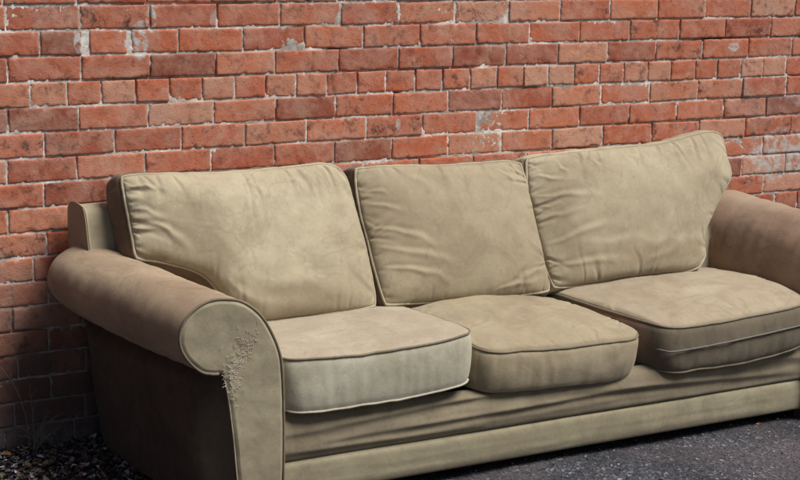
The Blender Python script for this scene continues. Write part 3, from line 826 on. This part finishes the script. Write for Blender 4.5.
# the dirty brown cloth, darkened to paint in shade, on the outer side under the left roll is a panel of its own
# frayed pile on the front of the left arm
rf = np.random.RandomState(3)
tv = []
for k in range(230):
    t = rf.rand() ** 1.25
    cx = .288 + .068 * t ** 1.1 + rf.normal() * .013; cz = .385 + .115 * t + rf.normal() * .018
    if rf.rand() < .40: cx, cz = .288 + rf.normal() * .014, .375 + rf.normal() * .032
    cx = min(max(cx, .262 + max(0, .40 - cz) * .35), .40); cz = min(max(cz, .30), .56)
    L = rf.uniform(.006, .019); a = rf.rand() * 6.28; cv = rf.normal() * 1.0
    pts = []
    x, z = cx, cz
    for q in range(5):
        pts.append((x, -.8080 - .0020 * math.sin(q / 4 * math.pi) * rf.uniform(.5, 1.3), z))
        a += cv * .5; x += math.cos(a) * L / 4; z += math.sin(a) * L / 4
    tv.append(tube(pts, np.array([.0003, .0005, .0006, .0005, .0003]), False, 4))
v, q = join(tv)
mk('frayed_pile', v, q, fabric('frayed_fibre', (.62, .57, .44), (.68, .63, .50), (.50, .31, .21), .6, 61.0), armL)['kind'] = 'stuff'
for k in range(0):
    pass

# --- front rail and lower band
def strip(name, prof, x0, x1, mat, seed, amp, extra=None, nx=420):
    P = spline(prof, n=60)
    xs = np.linspace(x0, x1, nx)
    X, I = np.meshgrid(xs, np.arange(60), indexing='xy')
    Yp, Zp = P[I, 0], P[I, 1]
    s = I / 59.
    w = amp * (fbm(X * 2.2, s * 3.5, seed, 3) + .6 * perlin(X * 1.3, s * 9, seed + 8))
    if extra is not None: w = w + extra(X, s)
    ends = sstep(x0, x0 + .02, X) * sstep(x1, x1 - .02, X)
    Y = Yp - w * np.sin(s * math.pi) ** .5 * (.3 + .7 * ends)
    dz = extra_z(X, s) if name == 'front_rail' else 0
    return mk(name, np.stack([X, Y, Zp + dz], -1).reshape(-1, 3), gridq(60, nx), mat, sofa)
def extra_z(X, s): return .030 * sstep(1.25, .70, X) * sstep(.65, .2, s)
def folds(X, s):
    f = 0
    for (xa, xb, c0, c1, a, w) in ((.46, 1.35, .60, .46, .007, .035), (.60, 1.9, .72, .66, .006, .03), (1.5, 2.5, .60, .78, .008, .04), (.46, .9, .38, .34, .004, .03), (1.9, 2.56, .45, .60, .006, .035), (.46, 1.2, .80, .84, .005, .03)):
        u = np.clip((X - xa) / (xb - xa), 0, 1); c = c0 + (c1 - c0) * u
        f = f + a * np.sin(u * math.pi) ** .5 * (np.exp(-((s - c) / w) ** 2) - .8 * np.exp(-((s - c - 1.8 * w) / (1.3 * w)) ** 2))
    return f
strip('front_rail', [(-.68, .150), (-.70, .200), (-.738, .222), (-.768, .210), (-.779, .18), (-.780, .15), (-.778, .12), (-.770, .098), (-.745, .092)], .455, 2.565, M['rail'], 51., .006, folds)
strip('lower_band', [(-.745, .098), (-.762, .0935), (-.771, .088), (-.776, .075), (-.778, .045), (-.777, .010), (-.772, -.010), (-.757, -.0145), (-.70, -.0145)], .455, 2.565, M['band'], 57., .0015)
# body behind: black lining box under the seats
mk('base', *boxmesh(.33, 2.69, -.70, -.14, -.016, .198), M['dust'], sofa, False)
for fx, fy in ((.42, -.70), (2.60, -.70), (.42, -.2), (2.60, -.2)):
    v, q = boxmesh(fx - .03, fx + .03, fy - .03, fy + .03, float(ground_z(fx, fy)) - .003, -.014)
    v[::2, :2] += (np.array([fx, fy]) - v[::2, :2]) * .25
    mk('foot', v, q, M['wood'], sofa, False)
# --- back frame: rounded slab leaning back, its end panel showing above the left arm
bp = spline([(-.29, .30), (-.245, .50), (-.195, .68), (-.176, .750), (-.167, .776), (-.152, .788), (-.10, .793), (-.062, .789), (-.046, .776), (-.040, .74), (-.035, .40), (-.035, .0)], n=90)
xs = np.concatenate([[.100, .1005, .1015, .104, .108], np.linspace(.115, 2.575, 180), [2.582, 2.586, 2.5885, 2.5895, 2.59]])
rings = []
for x in xs:
    e = min(x - .10, 2.59 - x)
    ins = .010 * max(0, 1 - e / .012) ** 2
    c = np.array([-.12, .45]); d = np.gradient(bp, axis=0); nn_ = np.stack([d[:, 1], -d[:, 0]], 1); nn_ /= np.linalg.norm(nn_, axis=1)[:, None]
    if ((bp + nn_ - c) ** 2).sum() > ((bp - c) ** 2).sum(): nn_ = -nn_
    wv = .004 * fbm(x * 3, np.arange(90) / 30., 44, 2)
    p = bp + nn_ * (ins + wv)[:, None]
    rings.append(np.stack([np.full(90, x), p[:, 0], p[:, 1]], 1))
R = np.stack(rings)
lo = sstep(.66, .56, R[..., 2]) * sstep(.36, .10, R[..., 0])
R[..., 0] += lo * .24 * (1 - (R[..., 0] - .1) / .26).clip(0, 1)
V = R.reshape(-1, 3)
parts = [(V, gridq(len(xs), 90, 0, True))]
for e, fl in ((0, False), (-1, True)):
    K = 10
    c = R[e].mean(0); c = np.array([c[0], -.11, 0])
    rr = []
    for k in range(K + 1):
        s = 1 - k / K
        p = R[e].copy(); p[:, 1] = c[1] + (p[:, 1] - c[1]) * s; p[:, 2] = .05 + (p[:, 2] - .05) * (1 - .12 * (1 - s))
        p[:, 0] += (-.004 if e == 0 else .004) * math.sin((1 - s) * math.pi / 2)
        rr.append(p)
    parts.append((np.stack(rr).reshape(-1, 3), gridq(K + 1, 90, 0, fl)))
v, q = join(parts)
bf = mk('back_frame', v, q, fabric('suede_frame', (.42, .36, .24), (.36, .30, .195), (.27, .215, .14), .5, 65.), sofa)
C = R[4].copy(); C[:, 1] -= .0; 
tv_, tq_ = tube(C[5:70] + np.array([0, -.003, .002]), .0032, False, 8, .1, 2)
mk('piping', tv_, tq_, M['pipe'], bf)

# ------------------------------------------------------------------ loose stuff on the ground
rs = np.random.RandomState(21)
# chippings
V = []; T = []; TC = []; o = 0
ico = np.array([(0, 0, 1), (.9, 0, .3), (.28, .85, .3), (-.72, .53, .3), (-.72, -.53, .3), (.28, -.85, .3), (0, 0, -.5)])
tri = [(0, 1, 2), (0, 2, 3), (0, 3, 4), (0, 4, 5), (0, 5, 1), (6, 2, 1), (6, 3, 2), (6, 4, 3), (6, 5, 4), (6, 1, 5)]
for k in range(9000):
    x = rs.uniform(-.6, 3.4); y = rs.uniform(-1.7, -.05)
    r = min(.0012 + rs.exponential(.0011), .006)
    if k < 160: r *= 1.7
    a = rs.rand() * 6.28; ca, sa = math.cos(a), math.sin(a)
    p = ico * (r * rs.uniform(.7, 1.3, 3)) * rs.uniform(.8, 1.2, (7, 1))
    p = np.stack([p[:, 0] * ca - p[:, 1] * sa, p[:, 0] * sa + p[:, 1] * ca, p[:, 2]], 1)
    V.append(p + (x, y, 0)); T.append(np.array(tri) + o); o += 7
    g = rs.choice([.05, .09, .14, .22, .38, .6], p=[.2, .25, .25, .17, .1, .03]) * rs.uniform(.8, 1.2)
    c = (g * .98, g * .98, g * 1.1)
    if rs.rand() < .04: c = (g * 1.3, g * .8, g * .55)
    TC.append(np.tile([*c, 1], (7, 1)))
V = np.vstack(V)
cz = np.repeat(ground_z(V[::7, 0], V[::7, 1]) , 7)
V[:, 2] += cz + .0008
tag(mk('loose_chippings', V, None, M['stone'], None, False, np.vstack(TC), T=np.vstack(T)),
    'small grey and white stone chippings scattered over the asphalt', 'chippings', kind='stuff')
# leaf litter in the corner between wall and sofa
def leaf_mesh(L, w, curl, n=5):
    s = np.linspace(0, 1, n)
    wd = w * np.sin(np.clip(s * .94 + .03, 0, 1) * math.pi) ** .8
    P = []
    for i in range(n):
        for sgn in (-1, 0, 1):
            P.append((s[i] * L - L / 2, sgn * wd[i], curl * (s[i] - .5) ** 2 * L * 4 + abs(sgn) * wd[i] * .5))
    return np.array(P), gridq(n, 3)
V = []; Q = []; TC = []; o = 0
PAL = [(.06, .045, .035), (.035, .028, .025), (.10, .07, .045), (.12, .11, .14), (.20, .19, .22), (.08, .075, .10), (.07, .09, .035), (.16, .15, .05), (.30, .12, .05), (.32, .30, .33), (.05, .06, .03)]
PR = [.20, .22, .10, .13, .08, .11, .05, .02, .006, .044, .04]
def scatter(n, fx, fy, smin, smax, zl):
    global o
    for k in range(n):
        x, y = fx(), fy()
        L = rs.uniform(smin, smax); P, q = leaf_mesh(L, L * rs.uniform(.15, .42), rs.uniform(-.3, .5), 5)
        a = rs.rand(3) * np.array([6.28, .9, .9]) - np.array([0, .45, .45])
        Rm = np.array(Matrix.Rotation(a[0], 3, 'Z') @ Matrix.Rotation(a[1], 3, 'X') @ Matrix.Rotation(a[2], 3, 'Y'))
        P = P @ Rm.T + (x, y, float(ground_z(x, y)) + .004 + rs.rand() * zl)
        V.append(P); Q.append(q + o); o += len(P)
        c = np.array(PAL[rs.choice(len(PAL), p=PR)]) * rs.uniform(.9, 2.4)
        TC.append(np.tile([*c, 1], (len(P), 1)))
scatter(2600, lambda: rs.uniform(-.7, .30), lambda: -abs(rs.normal()) * .22 - .012, .008, .030, .018)
scatter(500, lambda: rs.uniform(-.7, .5), lambda: -rs.uniform(0, .75), .006, .022, .006)
scatter(60, lambda: rs.uniform(.5, 3.4), lambda: -rs.uniform(.8, 1.5), .004, .012, .002)
tag(mk('leaf_litter', np.vstack(V), np.vstack(Q), M['litter'], None, True, np.vstack(TC)),
    'dark rotting leaf litter piled along the foot of the wall left of the sofa', 'leaf litter', kind='stuff')
# a single orange leaf on the asphalt at the right
P, q = leaf_mesh(.018, .007, .4, 7)
P = P + (2.22, -.90, .006)
tag(mk('dead_leaf', P, q, simple('orange_leaf', (.45, .14, .05), .7, 80, .3)), 'tiny orange dead leaf on the asphalt under the front of the sofa', 'leaf')

# dry weed by the wall
weed = bpy.data.objects.new('dry_weed', None); COL.objects.link(weed); weed.location = (-.04, -.06, 0)
tag(weed, 'thin dead weed with bare pale stems at the foot of the wall', 'weed')
for k in range(9):
    bx, by = -.04 + rs.normal() * .02, -.06 + rs.normal() * .012
    H = [.30, .24, .12, .10, .14, .09, .08, .11, .07][k]
    lx = [-.10, -.02, .08, -.07, .04, .10, -.10, .02, .06][k]
    pts = spline([(bx, by, -.002), (bx + lx * .15, by - .01, H * .4), (bx + lx * .5, by - .015, H * .75), (bx + lx, by - .03, H)], n=24)
    tv_, tq_ = tube(pts, np.linspace(.0016, .0006, 24), False, 5)
    ps = [(tv_, tq_)]
    for b in range(3):
        i = 8 + b * 5; p = pts[i]
        e = p + (rs.normal() * .02, -.01, .02 + rs.rand() * .02)
        ps.append(tube(spline([p, (p + e) / 2 + (0, -.004, .006), e], n=8), .0006, False, 4))
    mk('stem', *join(ps), M['straw'], weed)
